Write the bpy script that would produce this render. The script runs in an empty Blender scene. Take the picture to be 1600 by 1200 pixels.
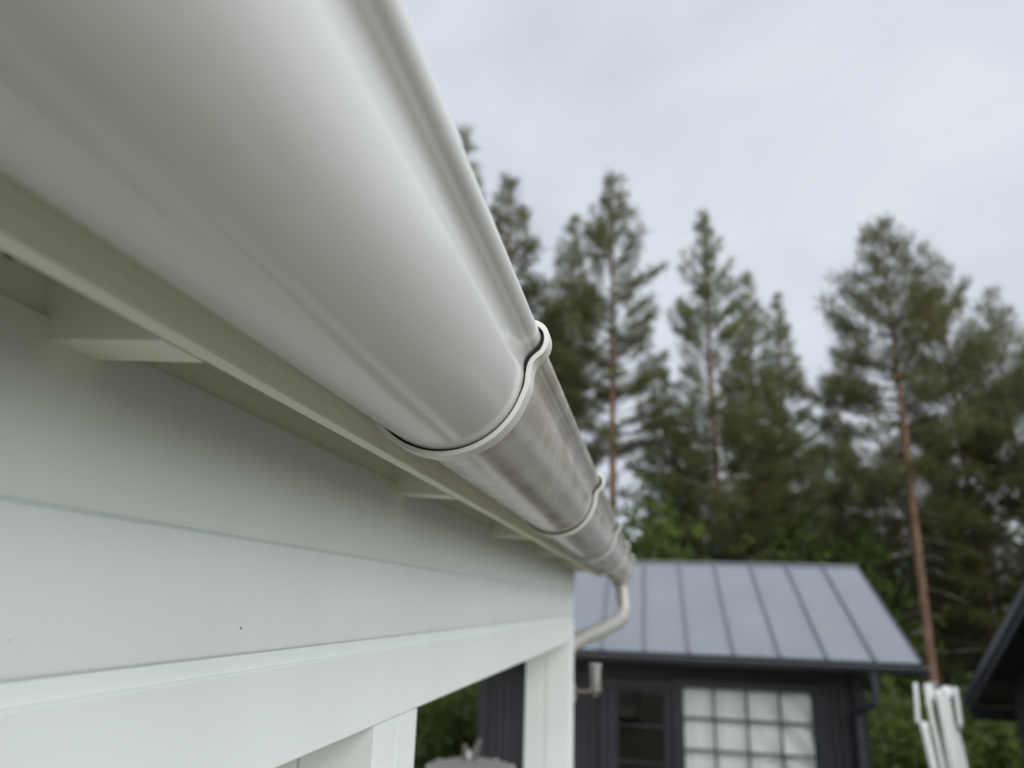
import bpy, bmesh, math, random
import numpy as np
from mathutils import Vector, Matrix

S = bpy.context.scene
COL = S.collection
R = math.radians

# ------------------------------------------------------------------ camera
cam_d = bpy.data.cameras.new('camera')
cam = bpy.data.objects.new('camera', cam_d); COL.objects.link(cam)
cam_d.sensor_fit = 'HORIZONTAL'; cam_d.sensor_width = 36.0; cam_d.lens = 25.875
cam_d.clip_start = 0.01; cam_d.clip_end = 2000
cam.matrix_world = Matrix(((0.9832, 0.0222, 0.1814, 0), (0.1802, -0.2841, -0.9417, 0),
                           (0.0307, 0.9585, -0.2834, 0), (0, 0, 0, 1)))
cam_d.dof.use_dof = True; cam_d.dof.focus_distance = 0.53; cam_d.dof.aperture_fstop = 4.7
S.camera = cam

# ------------------------------------------------------------------ sky, sun, exposure
SUN_EL, SUN_AZ = 40, 134            # azimuth clockwise from +y (north): front right of the camera's back
W = bpy.data.worlds.new('World'); S.world = W; W.use_nodes = True
nt = W.node_tree; nt.nodes.clear()
def N(t, tree, **kw):
    n = tree.nodes.new(t)
    for k, v in kw.items(): setattr(n, k, v)
    return n
out = N('ShaderNodeOutputWorld', nt); bg = N('ShaderNodeBackground', nt)
sky = N('ShaderNodeTexSky', nt, sky_type='NISHITA', sun_disc=False)
sky.sun_elevation = R(SUN_EL); sky.sun_rotation = R(SUN_AZ)
tc = N('ShaderNodeTexCoord', nt); mp = N('ShaderNodeMapping', nt); mp.inputs['Scale'].default_value = (1.2, 1.2, 2.2)
nz = N('ShaderNodeTexNoise', nt); nz.inputs['Scale'].default_value = 2.3; nz.inputs['Detail'].default_value = 6
nz.inputs['Roughness'].default_value = 0.5; nz.inputs['Distortion'].default_value = 0.4
rp = N('ShaderNodeValToRGB', nt)
rp.color_ramp.elements[0].position = 0.30; rp.color_ramp.elements[0].color = (5.05, 5.45, 6.1, 1)
rp.color_ramp.elements[1].position = 0.70; rp.color_ramp.elements[1].color = (6.6, 6.95, 7.4, 1)
mx = N('ShaderNodeMix', nt, data_type='RGBA'); mx.inputs[0].default_value = 0.93
L = nt.links.new
L(tc.outputs['Generated'], mp.inputs[0]); L(mp.outputs[0], nz.inputs[0]); L(nz.outputs['Fac'], rp.inputs[0])
L(sky.outputs[0], mx.inputs[6]); L(rp.outputs[0], mx.inputs[7]); L(mx.outputs[2], bg.inputs[0])
bg.inputs[1].default_value = 0.05
L(bg.outputs[0], out.inputs[0])
sl = bpy.data.lights.new('sun', 'SUN'); sl.energy = 1.5; sl.angle = R(80); sl.color = (1, 1, .995)
so = bpy.data.objects.new('sun', sl); COL.objects.link(so)
d = Vector((math.sin(R(SUN_AZ)) * math.cos(R(SUN_EL)), math.cos(R(SUN_AZ)) * math.cos(R(SUN_EL)), math.sin(R(SUN_EL))))
so.rotation_euler = d.to_track_quat('Z', 'Y').to_euler(); so.location = (20, -20, 40)
vs = S.view_settings
vs.view_transform = 'Standard'; vs.look = 'None'; vs.gamma = 1; vs.use_curve_mapping = False; vs.exposure = 1.3
S.render.engine = 'CYCLES'
S.cycles.max_bounces = 8; S.cycles.diffuse_bounces = 5; S.cycles.transparent_max_bounces = 12
S.cycles.sample_clamp_indirect = 6
try: S.cycles.use_denoising = True
except Exception: pass

# ------------------------------------------------------------------ materials
def mat(name, col, rough=.5, metal=0, var=0, vscale=3, vstretch=(1, 1, 1), bump=0, bscale=40, bstretch=(1, 1, 1),
        col2=None, rvar=0, spec=.5, trans=0, objrand=0, bdist=.002, detail=5):
    m = bpy.data.materials.new(name); m.use_nodes = True
    t = m.node_tree; b = t.nodes['Principled BSDF']; ln = t.links.new
    b.inputs['Base Color'].default_value = (*col, 1); b.inputs['Roughness'].default_value = rough
    b.inputs['Metallic'].default_value = metal; b.inputs['Specular IOR Level'].default_value = spec
    co = N('ShaderNodeTexCoord', t)
    src = None
    if var or col2:
        mpn = N('ShaderNodeMapping', t); mpn.inputs['Scale'].default_value = vstretch; ln(co.outputs['Object'], mpn.inputs[0])
        n = N('ShaderNodeTexNoise', t); n.inputs['Scale'].default_value = vscale; n.inputs['Detail'].default_value = detail
        ln(mpn.outputs[0], n.inputs[0])
        r = N('ShaderNodeValToRGB', t); r.color_ramp.elements[0].position = .33; r.color_ramp.elements[1].position = .67
        c2 = col2 or tuple(min(1, c * (1 + var)) for c in col); c1 = col if col2 else tuple(c * (1 - var) for c in col)
        r.color_ramp.elements[0].color = (*c1, 1); r.color_ramp.elements[1].color = (*c2, 1)
        ln(n.outputs['Fac'], r.inputs[0]); src = r.outputs[0]
        if rvar:
            mr = N('ShaderNodeMapRange', t); mr.inputs[1].default_value = .3; mr.inputs[2].default_value = .7
            mr.inputs[3].default_value = rough - rvar; mr.inputs[4].default_value = rough + rvar
            ln(n.outputs['Fac'], mr.inputs[0]); ln(mr.outputs[0], b.inputs['Roughness'])
    if objrand:
        oi = N('ShaderNodeObjectInfo', t); hs = N('ShaderNodeHueSaturation', t)
        mr = N('ShaderNodeMapRange', t); mr.inputs[3].default_value = 1 - objrand; mr.inputs[4].default_value = 1 + objrand
        ln(oi.outputs['Random'], mr.inputs[0]); ln(mr.outputs[0], hs.inputs['Value'])
        mh = N('ShaderNodeMapRange', t); mh.inputs[3].default_value = .5 - objrand * .08; mh.inputs[4].default_value = .5 + objrand * .08
        ln(oi.outputs['Random'], mh.inputs[0]); ln(mh.outputs[0], hs.inputs['Hue'])
        if src: ln(src, hs.inputs['Color'])
        else: hs.inputs['Color'].default_value = (*col, 1)
        src = hs.outputs[0]
    if src: ln(src, b.inputs['Base Color'])
    if bump:
        mpn = N('ShaderNodeMapping', t); mpn.inputs['Scale'].default_value = bstretch; ln(co.outputs['Object'], mpn.inputs[0])
        n = N('ShaderNodeTexNoise', t); n.inputs['Scale'].default_value = bscale; n.inputs['Detail'].default_value = 6
        bp = N('ShaderNodeBump', t); bp.inputs['Strength'].default_value = bump; bp.inputs['Distance'].default_value = bdist
        ln(mpn.outputs[0], n.inputs[0]); ln(n.outputs['Fac'], bp.inputs['Height']); ln(bp.outputs[0], b.inputs['Normal'])
    if trans:
        tr = N('ShaderNodeBsdfTranslucent', t); ms = N('ShaderNodeMixShader', t); ms.inputs[0].default_value = trans
        if src: ln(src, tr.inputs[0])
        else: tr.inputs[0].default_value = (*col, 1)
        o = t.nodes['Material Output']; ln(b.outputs[0], ms.inputs[1]); ln(tr.outputs[0], ms.inputs[2]); ln(ms.outputs[0], o.inputs[0])
    return m

M_ = {}
M_['white_paint'] = mat('white_paint', (.755, .80, .785), .4, var=.025, vscale=6, bump=.25, bscale=60, bstretch=(1, .08, 1), bdist=.001)
M_['white_wood'] = mat('white_wood_grain', (.80, .815, .755), .5, var=.012, vscale=14, vstretch=(1, .06, 1), bump=.5, bscale=190, bstretch=(1, .09, 1), bdist=.003)
M_['rafter_wood'] = mat('rafter_wood', (.79, .805, .75), .5, var=.03, vscale=14, vstretch=(.06, 1, 1), bump=.3, bscale=120, bstretch=(.05, 1, 1), bdist=.002)
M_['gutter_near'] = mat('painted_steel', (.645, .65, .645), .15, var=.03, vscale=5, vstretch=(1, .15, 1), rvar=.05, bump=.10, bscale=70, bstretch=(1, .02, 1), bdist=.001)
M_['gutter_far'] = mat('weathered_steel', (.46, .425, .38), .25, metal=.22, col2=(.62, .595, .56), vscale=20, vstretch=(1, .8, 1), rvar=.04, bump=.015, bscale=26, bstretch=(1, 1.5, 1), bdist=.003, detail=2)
M_['bracket'] = mat('cream_bracket', (.67, .668, .63), .38, var=.02, vscale=30)
M_['pipe'] = mat('pipe_steel', (.38, .365, .34), .36, metal=.25, var=.06, vscale=14)
M_['dark_wood'] = mat('dark_wood', (.017, .019, .0235), .6, var=.25, vscale=9, vstretch=(1, 1, .1), objrand=.18, bump=.3, bscale=60, bstretch=(1, 1, .06))
M_['dark_trim'] = mat('dark_trim', (.021, .023, .029), .45, var=.1, vscale=5)
M_['dark_metal'] = mat('dark_metal', (.045, .048, .060), .35, var=.1, vscale=5)
M_['roof_metal'] = mat('roof_metal', (.172, .194, .218), .42, var=.06, vscale=1.5, vstretch=(1, .4, 1), rvar=.04, objrand=.03, bump=.05, bscale=2, bdist=.01)
M_['seam'] = mat('seam_metal', (.12, .135, .155), .42)
M_['black'] = mat('black_gap', (.012, .012, .013), .7)
M_['muntin'] = mat('muntin_grey', (.035, .045, .05), .45)
M_['curtain'] = mat('white_curtain', (.90, .92, .90), .7, var=.02, vscale=3, trans=.1)
M_['bark_pine'] = None
M_['white_metal'] = mat('white_tube', (.88, .89, .89), .35, var=.03, vscale=8)
M_['grey_plastic'] = mat('grey_fitting', (.30, .31, .31), .5)
M_['hood'] = mat('grey_hood', (.17, .165, .155), .45, metal=.2, var=.05, vscale=12)
M_['bolt'] = mat('bright_bolt', (.55, .55, .53), .3, metal=.5)
M_['lamp_metal'] = mat('lamp_metal', (.17, .165, .155), .4, metal=.3, var=.1, vscale=40)
M_['brown'] = mat('brown_arm', (.09, .065, .05), .6)
M_['stake'] = mat('weathered_stake', (.36, .25, .20), .75, var=.15, vscale=20)
M_['inner_wood'] = mat('deck_wood', (.36, .30, .24), .65, var=.15, vscale=8, vstretch=(1, .1, 1))
M_['leaf'] = mat('leaf_green', (.042, .075, .018), .55, col2=(.16, .21, .045), vscale=1.6, trans=.45, objrand=.2, spec=.3)
M_['leaf_dark'] = mat('leaf_dark', (.022, .045, .012), .6, col2=(.065, .085, .025), vscale=1.1, trans=.3, objrand=.2, spec=.3)
M_['needle'] = mat('pine_needle', (.095, .113, .042), .55, col2=(.185, .188, .074), vscale=.9, trans=.42, objrand=.16, spec=.3)
M_['needle_dark'] = mat('spruce_needle', (.085, .100, .040), .6, col2=(.16, .166, .066), vscale=.8, trans=.42, objrand=.16, spec=.3)
M_['twig'] = mat('dead_twig', (.30, .26, .22), .8, var=.2, vscale=4)
M_['limb'] = mat('limb_bark', (.13, .105, .08), .85, var=.25, vscale=5)
def bark():
    m = mat('pine_bark', (.2, .1, .06), .9, bump=.6, bscale=9, bstretch=(1, 1, .3), bdist=.03)
    t = m.node_tree; ln = t.links.new; b = t.nodes['Principled BSDF']
    co = N('ShaderNodeTexCoord', t); sp = N('ShaderNodeSeparateXYZ', t); ln(co.outputs['Object'], sp.inputs[0])
    n = N('ShaderNodeTexNoise', t); n.inputs['Scale'].default_value = 3; n.inputs['Detail'].default_value = 8; ln(co.outputs['Object'], n.inputs[0])
    mr = N('ShaderNodeMapRange', t); mr.inputs[1].default_value = 1.; mr.inputs[2].default_value = 9.; ln(sp.outputs[2], mr.inputs[0])
    r1 = N('ShaderNodeValToRGB', t); r1.color_ramp.elements[0].color = (.135, .085, .062, 1); r1.color_ramp.elements[1].color = (.25, .145, .095, 1)
    r2 = N('ShaderNodeValToRGB', t); r2.color_ramp.elements[0].color = (.55, .52, .5, 1); r2.color_ramp.elements[1].color = (1.2, 1.15, 1.1, 1)
    r2.color_ramp.elements[0].position = .35; r2.color_ramp.elements[1].position = .65
    mm = N('ShaderNodeMix', t, data_type='RGBA', blend_type='MULTIPLY'); mm.inputs[0].default_value = 1
    ln(mr.outputs[0], r1.inputs[0]); ln(n.outputs['Fac'], r2.inputs[0]); ln(r1.outputs[0], mm.inputs[6]); ln(r2.outputs[0], mm.inputs[7])
    ln(mm.outputs[2], b.inputs['Base Color']); return m
M_['bark_pine'] = bark()
def glass():
    m = bpy.data.materials.new('window_glass'); m.use_nodes = True; t = m.node_tree; t.nodes.clear()
    o = N('ShaderNodeOutputMaterial', t); g = N('ShaderNodeBsdfGlossy', t); g.inputs['Roughness'].default_value = .02
    tr = N('ShaderNodeBsdfTransparent', t); tr.inputs[0].default_value = (.98, .99, .985, 1)
    lw = N('ShaderNodeLayerWeight', t); lw.inputs[0].default_value = .5; pw = N('ShaderNodeMath', t, operation='POWER'); pw.inputs[1].default_value = 4
    f = N('ShaderNodeMath', t, operation='MULTIPLY_ADD'); f.inputs[1].default_value = .8; f.inputs[2].default_value = .035; t.links.new(lw.outputs['Facing'], pw.inputs[0]); t.links.new(pw.outputs[0], f.inputs[0]); ms = N('ShaderNodeMixShader', t)
    t.links.new(f.outputs[0], ms.inputs[0]); t.links.new(tr.outputs[0], ms.inputs[1]); t.links.new(g.outputs[0], ms.inputs[2]); t.links.new(ms.outputs[0], o.inputs[0])
    return m
M_['glass'] = glass()

def weather(m, scale, size, amount, smear):
    """dust specks and faint run marks over a painted surface's own colour"""
    t = m.node_tree; ln = t.links.new; b = t.nodes['Principled BSDF']; src = b.inputs['Base Color'].links[0].from_socket
    co = N('ShaderNodeTexCoord', t)
    v = N('ShaderNodeTexVoronoi', t); v.inputs['Scale'].default_value = scale; ln(co.outputs['Object'], v.inputs['Vector'])
    gate = N('ShaderNodeTexNoise', t); gate.inputs['Scale'].default_value = scale * .3; ln(co.outputs['Object'], gate.inputs['Vector'])
    mr = N('ShaderNodeMapRange', t); mr.inputs[1].default_value = size; mr.inputs[2].default_value = size * .4; ln(v.outputs['Distance'], mr.inputs[0])
    g2 = N('ShaderNodeMapRange', t); g2.inputs[1].default_value = .52; g2.inputs[2].default_value = .62; ln(gate.outputs['Fac'], g2.inputs[0])
    mu = N('ShaderNodeMath', t, operation='MULTIPLY'); ln(mr.outputs[0], mu.inputs[0]); ln(g2.outputs[0], mu.inputs[1])
    mp_ = N('ShaderNodeMapping', t); mp_.inputs['Scale'].default_value = smear; ln(co.outputs['Object'], mp_.inputs[0])
    n = N('ShaderNodeTexNoise', t); n.inputs['Scale'].default_value = 30; n.inputs['Detail'].default_value = 4; ln(mp_.outputs[0], n.inputs['Vector'])
    g3 = N('ShaderNodeMapRange', t); g3.inputs[1].default_value = .56; g3.inputs[2].default_value = .75; g3.inputs[4].default_value = .35; ln(n.outputs['Fac'], g3.inputs[0])
    ad = N('ShaderNodeMath', t, operation='MAXIMUM'); ln(mu.outputs[0], ad.inputs[0]); ln(g3.outputs[0], ad.inputs[1])
    am = N('ShaderNodeMath', t, operation='MULTIPLY'); am.inputs[1].default_value = amount; ln(ad.outputs[0], am.inputs[0])
    mx_ = N('ShaderNodeMix', t, data_type='RGBA'); mx_.inputs[7].default_value = (.24, .21, .16, 1)
    ln(am.outputs[0], mx_.inputs[0]); ln(src, mx_.inputs[6]); ln(mx_.outputs[2], b.inputs['Base Color'])
weather(M_['gutter_near'], 120, .16, .30, (1, .25, 1))
weather(M_['gutter_far'], 150, .18, .35, (1, .3, 1))
weather(M_['white_paint'], 90, .10, .11, (1, 1, .15))
weather(M_['bracket'], 200, .2, .35, (1, 1, 1))
weather(M_['roof_metal'], 14, .10, .5, (.3, .05, .05))
# ------------------------------------------------------------------ helpers
class MB:
    """collects shapes in world coordinates; build() links them as one mesh object"""
    def __init__(s): s.v = []; s.f = []
    def add(s, v, f):
        n = len(s.v); s.v += [tuple(p) for p in v]; s.f += [tuple(i + n for i in q) for q in f]; return s
    def box(s, x0, x1, y0, y1, z0, z1, bev=0):
        bm = bmesh.new()
        vs = [bm.verts.new((x, y, z)) for x in (x0, x1) for y in (y0, y1) for z in (z0, z1)]
        for q in ((0, 1, 3, 2), (4, 6, 7, 5), (0, 4, 5, 1), (2, 3, 7, 6), (0, 2, 6, 4), (1, 5, 7, 3)): bm.faces.new([vs[i] for i in q])
        if bev: bmesh.ops.bevel(bm, geom=list(bm.edges), offset=bev, segments=2, profile=.6, affect='EDGES', clamp_overlap=True)
        bm.normal_update(); bm.verts.index_update()
        s.add([v.co[:] for v in bm.verts], [[v.index for v in f.verts] for f in bm.faces]); bm.free(); return s
    def tube(s, pts, rad, n=12, cap=True):
        pts = [Vector(p) for p in pts]; rads = rad if isinstance(rad, (list, tuple)) else [rad] * len(pts)
        ref = None; vs = []; fs = []
        for i, p in enumerate(pts):
            t = (pts[min(i + 1, len(pts) - 1)] - pts[max(i - 1, 0)]).normalized()
            if ref is None: ref = t.orthogonal().normalized()
            ref = (ref - t * ref.dot(t)).normalized(); b = t.cross(ref)
            for k in range(n):
                a = 2 * math.pi * k / n; vs.append(p + (ref * math.cos(a) + b * math.sin(a)) * rads[i])
        for i in range(len(pts) - 1):
            for k in range(n):
                k2 = (k + 1) % n; fs.append((i * n + k, i * n + k2, (i + 1) * n + k2, (i + 1) * n + k))
        if cap: fs.append(tuple(reversed(range(n)))); fs.append(tuple((len(pts) - 1) * n + k for k in range(n)))
        return s.add(vs, fs)
    def sweep_y(s, prof, ys, c=(0, 0), cap=True):
        """closed profile of (x, z) carried along y"""
        n = len(prof); vs = [(c[0] + x, y, c[1] + z) for y in ys for x, z in prof]; fs = []
        for i in range(len(ys) - 1):
            for k in range(n):
                k2 = (k + 1) % n; fs.append((i * n + k, i * n + k2, (i + 1) * n + k2, (i + 1) * n + k))
        if cap: fs.append(tuple(reversed(range(n)))); fs.append(tuple((len(ys) - 1) * n + k for k in range(n)))
        return s.add(vs, fs)
    def lathe(s, prof, c, n=32, cap=False):
        vs = [(c[0] + r * math.cos(2 * math.pi * k / n), c[1] + r * math.sin(2 * math.pi * k / n), c[2] + z) for r, z in prof for k in range(n)]
        fs = [(i * n + k, i * n + (k + 1) % n, (i + 1) * n + (k + 1) % n, (i + 1) * n + k) for i in range(len(prof) - 1) for k in range(n)]
        return s.add(vs, fs)
    def mesh(s, name, m, smooth=None, origin=(0, 0, 0), fix=True):
        me = bpy.data.meshes.new(name)
        me.from_pydata([(p[0] - origin[0], p[1] - origin[1], p[2] - origin[2]) for p in s.v], [], s.f)
        if fix:
            bm = bmesh.new(); bm.from_mesh(me); bmesh.ops.recalc_face_normals(bm, faces=bm.faces); bm.to_mesh(me); bm.free()
        if smooth is not None:
            me.polygons.foreach_set('use_smooth', [True] * len(me.polygons)); me.set_sharp_from_angle(angle=R(smooth))
        me.materials.append(m if not isinstance(m, str) else M_[m]); me.update(); return me
    def build(s, name, m, parent=None, smooth=None):
        o_ = wloc(parent) if parent else Vector((0, 0, 0))
        return link(name, s.mesh(name, m, smooth, o_), parent)
def wloc(o):
    v = Vector(o.location)
    while o.parent: o = o.parent; v = v + Vector(o.location)
    return v
def link(name, me, parent=None, loc=None):
    o = bpy.data.objects.new(name, me); COL.objects.link(o)
    if parent: o.parent = parent
    if loc is not None: o.location = Vector(loc) - (wloc(parent) if parent else Vector((0, 0, 0)))
    return o
def thing(name, label, cat, loc=(0, 0, 0), group=None):
    o = bpy.data.objects.new(name, None); COL.objects.link(o); o.location = loc; o.empty_display_size = .2
    o['label'] = label; o['category'] = cat
    if group: o['group'] = group
    return o
def tag(o, label, cat, group=None):
    o['label'] = label; o['category'] = cat
    if group: o['group'] = group
    return o
def curve_pts(ctrl, per=8):
    """Catmull-Rom through control points"""
    P = [Vector(p) for p in ctrl]; P = [P[0] * 2 - P[1]] + P + [P[-1] * 2 - P[-2]]; o = []
    for i in range(1, len(P) - 2):
        for k in range(per):
            t = k / per; a, b, c, d_ = P[i - 1], P[i], P[i + 1], P[i + 2]
            o.append(.5 * ((2 * b) + (c - a) * t + (2 * a - 5 * b + 4 * c - d_) * t * t + (3 * b - a - 3 * c + d_) * t ** 3))
    o.append(P[-2]); return o

# ------------------------------------------------------------------ ground
def gz(x, y):
    z = -2.25 - .1 * min(max(y - .5, 0), 9) if y < 9.5 else -3.15
    return z
def make_ground():
    xs = np.concatenate([np.linspace(-600, -40, 9), np.linspace(-34, 34, 35), np.linspace(40, 600, 9)])
    ys = np.concatenate([np.linspace(-600, -20, 8), np.linspace(-12, 62, 75), np.linspace(75, 900, 9)])
    rng = random.Random(5); b = MB(); n = len(xs)
    v = []
    for y in ys:
        for x in xs:
            far = max(0, min(1, (math.hypot(x, y - 8) - 11) / 8))
            v.append((x, y, gz(x, y) + far * rng.uniform(-.12, .12)))
    f = [(j * n + i, j * n + i + 1, (j + 1) * n + i + 1, (j + 1) * n + i) for j in range(len(ys) - 1) for i in range(n - 1)]
    b.add(v, f)
    m = mat('forest_floor', (.055, .062, .022), .95, col2=(.13, .115, .055), vscale=.35, detail=9, bump=.6, bscale=7, bdist=.05)
    o = b.build('ground', m, smooth=60); o['kind'] = 'structure'
    # gravel yard between the buildings
    b = MB(); nx, ny = 14, 14; v = []
    for j in range(ny + 1):
        for i in range(nx + 1):
            x = -9 + 13 * i / nx + .5 * math.sin(j * 1.3); y = -7 + 19 * j / ny + .4 * math.sin(i * 1.7); v.append((x, y, gz(x, y) + .006))
    b.add(v, [(j * (nx + 1) + i, j * (nx + 1) + i + 1, (j + 1) * (nx + 1) + i + 1, (j + 1) * (nx + 1) + i) for j in range(ny) for i in range(nx)])
    m = mat('gravel', (.125, .115, .075), .95, col2=(.25, .23, .165), vscale=45, detail=8, bump=.9, bscale=60, bdist=.02)
    o = b.build('gravel_yard', m, smooth=60); o['kind'] = 'structure'
make_ground()

# ------------------------------------------------------------------ white porch
XW = -.282; Y0, Y1 = -1.6, 2.8; XL = -2.75; ZB = -.126
porch = thing('white_porch', 'white painted wooden porch with wide boards, posts and a rafter tail eave', 'porch', (-1.5, .6, -2.3))
def board_profile(b, x, zb, zt, th, lo=.0032, hi=.0010):
    """a horizontal board carried along y with eased edges, face at x"""
    pr = [(x - th, zb), (x - lo * .8, zb), (x - lo * .25, zb + lo * .45), (x, zb + lo * 1.15), (x, zt - hi), (x - hi * .3, zt - hi * .3), (x - hi, zt), (x - th, zt)]
    b.sweep_y(pr, [Y0 + (Y1 - Y0) * i / 24 for i in range(25)])
b = MB(); board_profile(b, XW, .0360, .1245, .018, .0058); b.build('wall_board', 'white_paint', porch, 25)
b = MB(); board_profile(b, XW - .0006, -.0412, .0359, .018); b.build('wall_board', 'white_paint', porch, 25)
b = MB()
pr = [(XW - .02, ZB), (XW - .0008, ZB), (XW, ZB + .0012), (XW, -.0545), (XW - .0012, -.0530), (XW - .0042, -.0522), (XW - .0046, -.0413), (XW - .02, -.0413)]
b.sweep_y(pr, [Y0 + (Y1 - Y0) * i / 24 for i in range(25)]); b.build('wall_board', 'white_paint', porch, 25)
MB().box(XW - .12, XW - .0185, Y0 + .002, Y1 - .003, -.124, .1195).build('beam', 'white_paint', porch)
# end (gable) header and boards above it
MB().box(XL + .15, XW - .1205, Y1 - .12, Y1 - .005, -.122, .118).build('beam', 'white_paint', porch)
MB().box(XL, XL + .12, Y0, Y1 - .125, -.122, .118).build('beam', 'white_paint', porch)
def post(x0, x1, y0, y1):
    zt = ZB - .0008; zb = -2.32
    b = MB(); b.box(x1 - .079, x1, y0, (y0 + y1) / 2 - .0008, zb, zt, .0012); b.box(x1 - .079, x1, (y0 + y1) / 2 + .0008, y1, zb, zt, .0012)
    p = b.build('post', 'white_paint', porch)
    MB().box(x0, x1 - .0825, y0 + .001, y1 - .001, zb, zt, .0015).build('post_lining', 'white_paint', porch)
    MB().box(x1 - .0835, x1 - .0785, y0 + .004, y1 - .004, zb, zt).build('post_core', 'white_paint', porch)
for y0, y1 in ((.783, .927), (2.655, 2.8), (-1.6, -1.45)): post(XW - .15, XW, y0, y1)
for y0, y1 in ((2.655, 2.8), (.783, .927), (-1.6, -1.45)): post(XL, XL + .15, y0, y1)
# fascia board with its own grain, eased lower edge
XF, XFI, ZF = -.2092, -.2200, .1115
YF1 = 3.27
b = MB(); pr = [(XFI, ZF + .001), (XFI + .001, ZF), (XF - .0035, ZF), (XF - .001, ZF + .001), (XF, ZF + .0035), (XF, .236), (XFI, .236)]
b.sweep_y(pr, [Y0 - .3 + (YF1 - Y0 + .3) * i / 40 for i in range(41)]); b.build('fascia_board', 'white_wood', porch, 25)
# rafters (each tail ends at the fascia)
for yc in (-1.25, -.74, -.22, .302, .81, 1.346, 1.87, 2.39, 2.74):
    b = MB(); w = .0165
    x0, x1 = -1.62, XFI - .0003
    tan = math.tan(R(22))
    zt = lambda x: .205 + (XFI - x) * tan
    zb = lambda x: .1108 if x > XW - .012 else .1262
    xs = [x1, XW - .011, XW - .013, x0]
    v = []
    for y in (yc - w, yc + w):
        for x in xs: v.append((x, y, max(zb(x), zt(x) - .12)))
        for x in xs: v.append((x, y, zt(x)))
    f = [(0, 1, 5, 4), (1, 2, 6, 5), (2, 3, 7, 6), (8, 12, 13, 9), (9, 13, 14, 10), (10, 14, 15, 11), (0, 8, 9, 1), (1, 9, 10, 2), (2, 10, 11, 3), (4, 5, 13, 12), (5, 6, 14, 13), (6, 7, 15, 14), (0, 4, 12, 8), (3, 11, 15, 7)]
    b.add(v, f)
    b.build('rafter', 'rafter_wood', porch)
# blocking strip between the rafters, set back above the wall board, and the dark gap under it
b = MB(); b.box(-.310, -.2885, Y0, Y1, .1243, .232); b.build('blocking_board', 'white_wood', porch)
MB().box(-.335, -.3105, Y0, Y1, .119, .25).build('backing_board', 'white_paint', porch)
# a staple left in the blocking board
s_ = MB().box(-.2884, -.2876, .2580, .2625, .1447, .1452).build('staple', 'black', porch)
# gable overhang: barge board and lookout at the far end
b = MB(); tan = math.tan(R(22))
v = []
for y in (3.235, 3.262):
    for x, z in ((XFI - .001, .1125), (-1.62, .1125 + 1.40 * tan), (-1.62, .232 + 1.40 * tan), (XFI - .001, .232)): v.append((x, y, z))
b.add(v, [(0, 1, 2, 3), (7, 6, 5, 4), (0, 4, 5, 1), (1, 5, 6, 2), (2, 6, 7, 3), (3, 7, 4, 0)]); b.build('barge_board', 'white_wood', porch)
# roof underside boards and metal roof sheet
def slope_slab(x0, x1, y0, y1, z0, t, mirror=None):
    tan = math.tan(R(22)); v = []
    for y in (y0, y1):
        for x, dz in ((x0, 0), (x1, 0), (x1, t), (x0, t)):
            z = z0 + (XFI - x) * tan + dz
            v.append((x if mirror is None else 2 * mirror - x, y, z))
    return MB().add(v, [(0, 1, 2, 3), (7, 6, 5, 4), (0, 4, 5, 1), (1, 5, 6, 2), (2, 6, 7, 3), (3, 7, 4, 0)])
xs = [XF + .001 - .14 * i for i in range(11)]
for i in range(10):
    slope_slab(xs[i + 1] + .002, xs[i], Y0 - .3, YF1, .2385, .018).build('roof_board', 'white_wood', porch)
    slope_slab(xs[i + 1] + .002, xs[i], Y0 - .3, YF1, .2385, .018, -1.615).build('roof_board', 'white_wood', porch)
slope_slab(-1.617, -.165, Y0 - .34, YF1 + .03, .2585, .012).build('roof_sheet', 'dark_metal', porch)
slope_slab(-1.617, -.165, Y0 - .34, YF1 + .03, .2585, .012, -1.617).build('roof_sheet', 'dark_metal', porch)
# paint drips and specks left on the boards
for y, z, r_, m in ((.3012, -.0225, .0010, 'white_wood'), (.4965, -.0235, .0008, 'grey_plastic'), (.3345, .0985, .0011, 'white_wood'), (.2815, .1055, .0010, 'white_wood')):
    MB().tube([(XW - .0005, y, z), (XW + .0004, y, z), (XW + .0009, y, z)], [r_, r_, r_ * .35], 8).build('paint_drip', m, porch, 50)
# porch floor, board by board
wd = (XW + .02 - XL) / 17
fl = MB().box(-wd / 2 + .003, wd / 2 - .003, Y0, Y1, -.014, .014, .002).mesh('floor_board', 'inner_wood')
for i in range(17): link('floor_board', fl, porch, (XL - .02 + wd * (i + .5), 0, -2.30))

# ------------------------------------------------------------------ the rain gutter (hero)
GC = (-.147, .162); GE = 3.60; GJ = .5135
gut = thing('rain_gutter', 'half round white grey rain gutter with rolled bead hung along the porch eave', 'rain gutter', (GC[0], 1.0, GC[1]))
def gutter_profile(r=.0588, th=.0009):
    o = [(-.0600, .030), (-.0600, .010)]
    for k in range(0, 33):
        a = math.pi + (math.pi - R(3)) * k / 32; o.append((r * math.cos(a) - (.0012 if k < 3 else 0), r * math.sin(a)))
    bc, br = (.0610, .0248), .0094
    # wall flares out through a wide cove into the underside of the bead
    o += [(.0583, .0010), (.0582, .0045), (.0587, .0080), (.0600, .0110), (.0620, .0134), (.0640, .0149)]
    for k in range(0, 25):
        a = R(-68) + R(256) * k / 24; o.append((bc[0] + br * math.cos(a), bc[1] + br * math.sin(a)))
    inner = [(.0520, .0200), (.0560, .008), (.0573, .0)]
    for k in range(0, 33):
        a = -R(3) - (math.pi - R(3)) * k / 32; inner.append(((r - th) * math.cos(a), (r - th) * math.sin(a)))
    inner += [(-.0590, .010), (-.0590, .030)]
    return o + inner
gp = gutter_profile()
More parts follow.
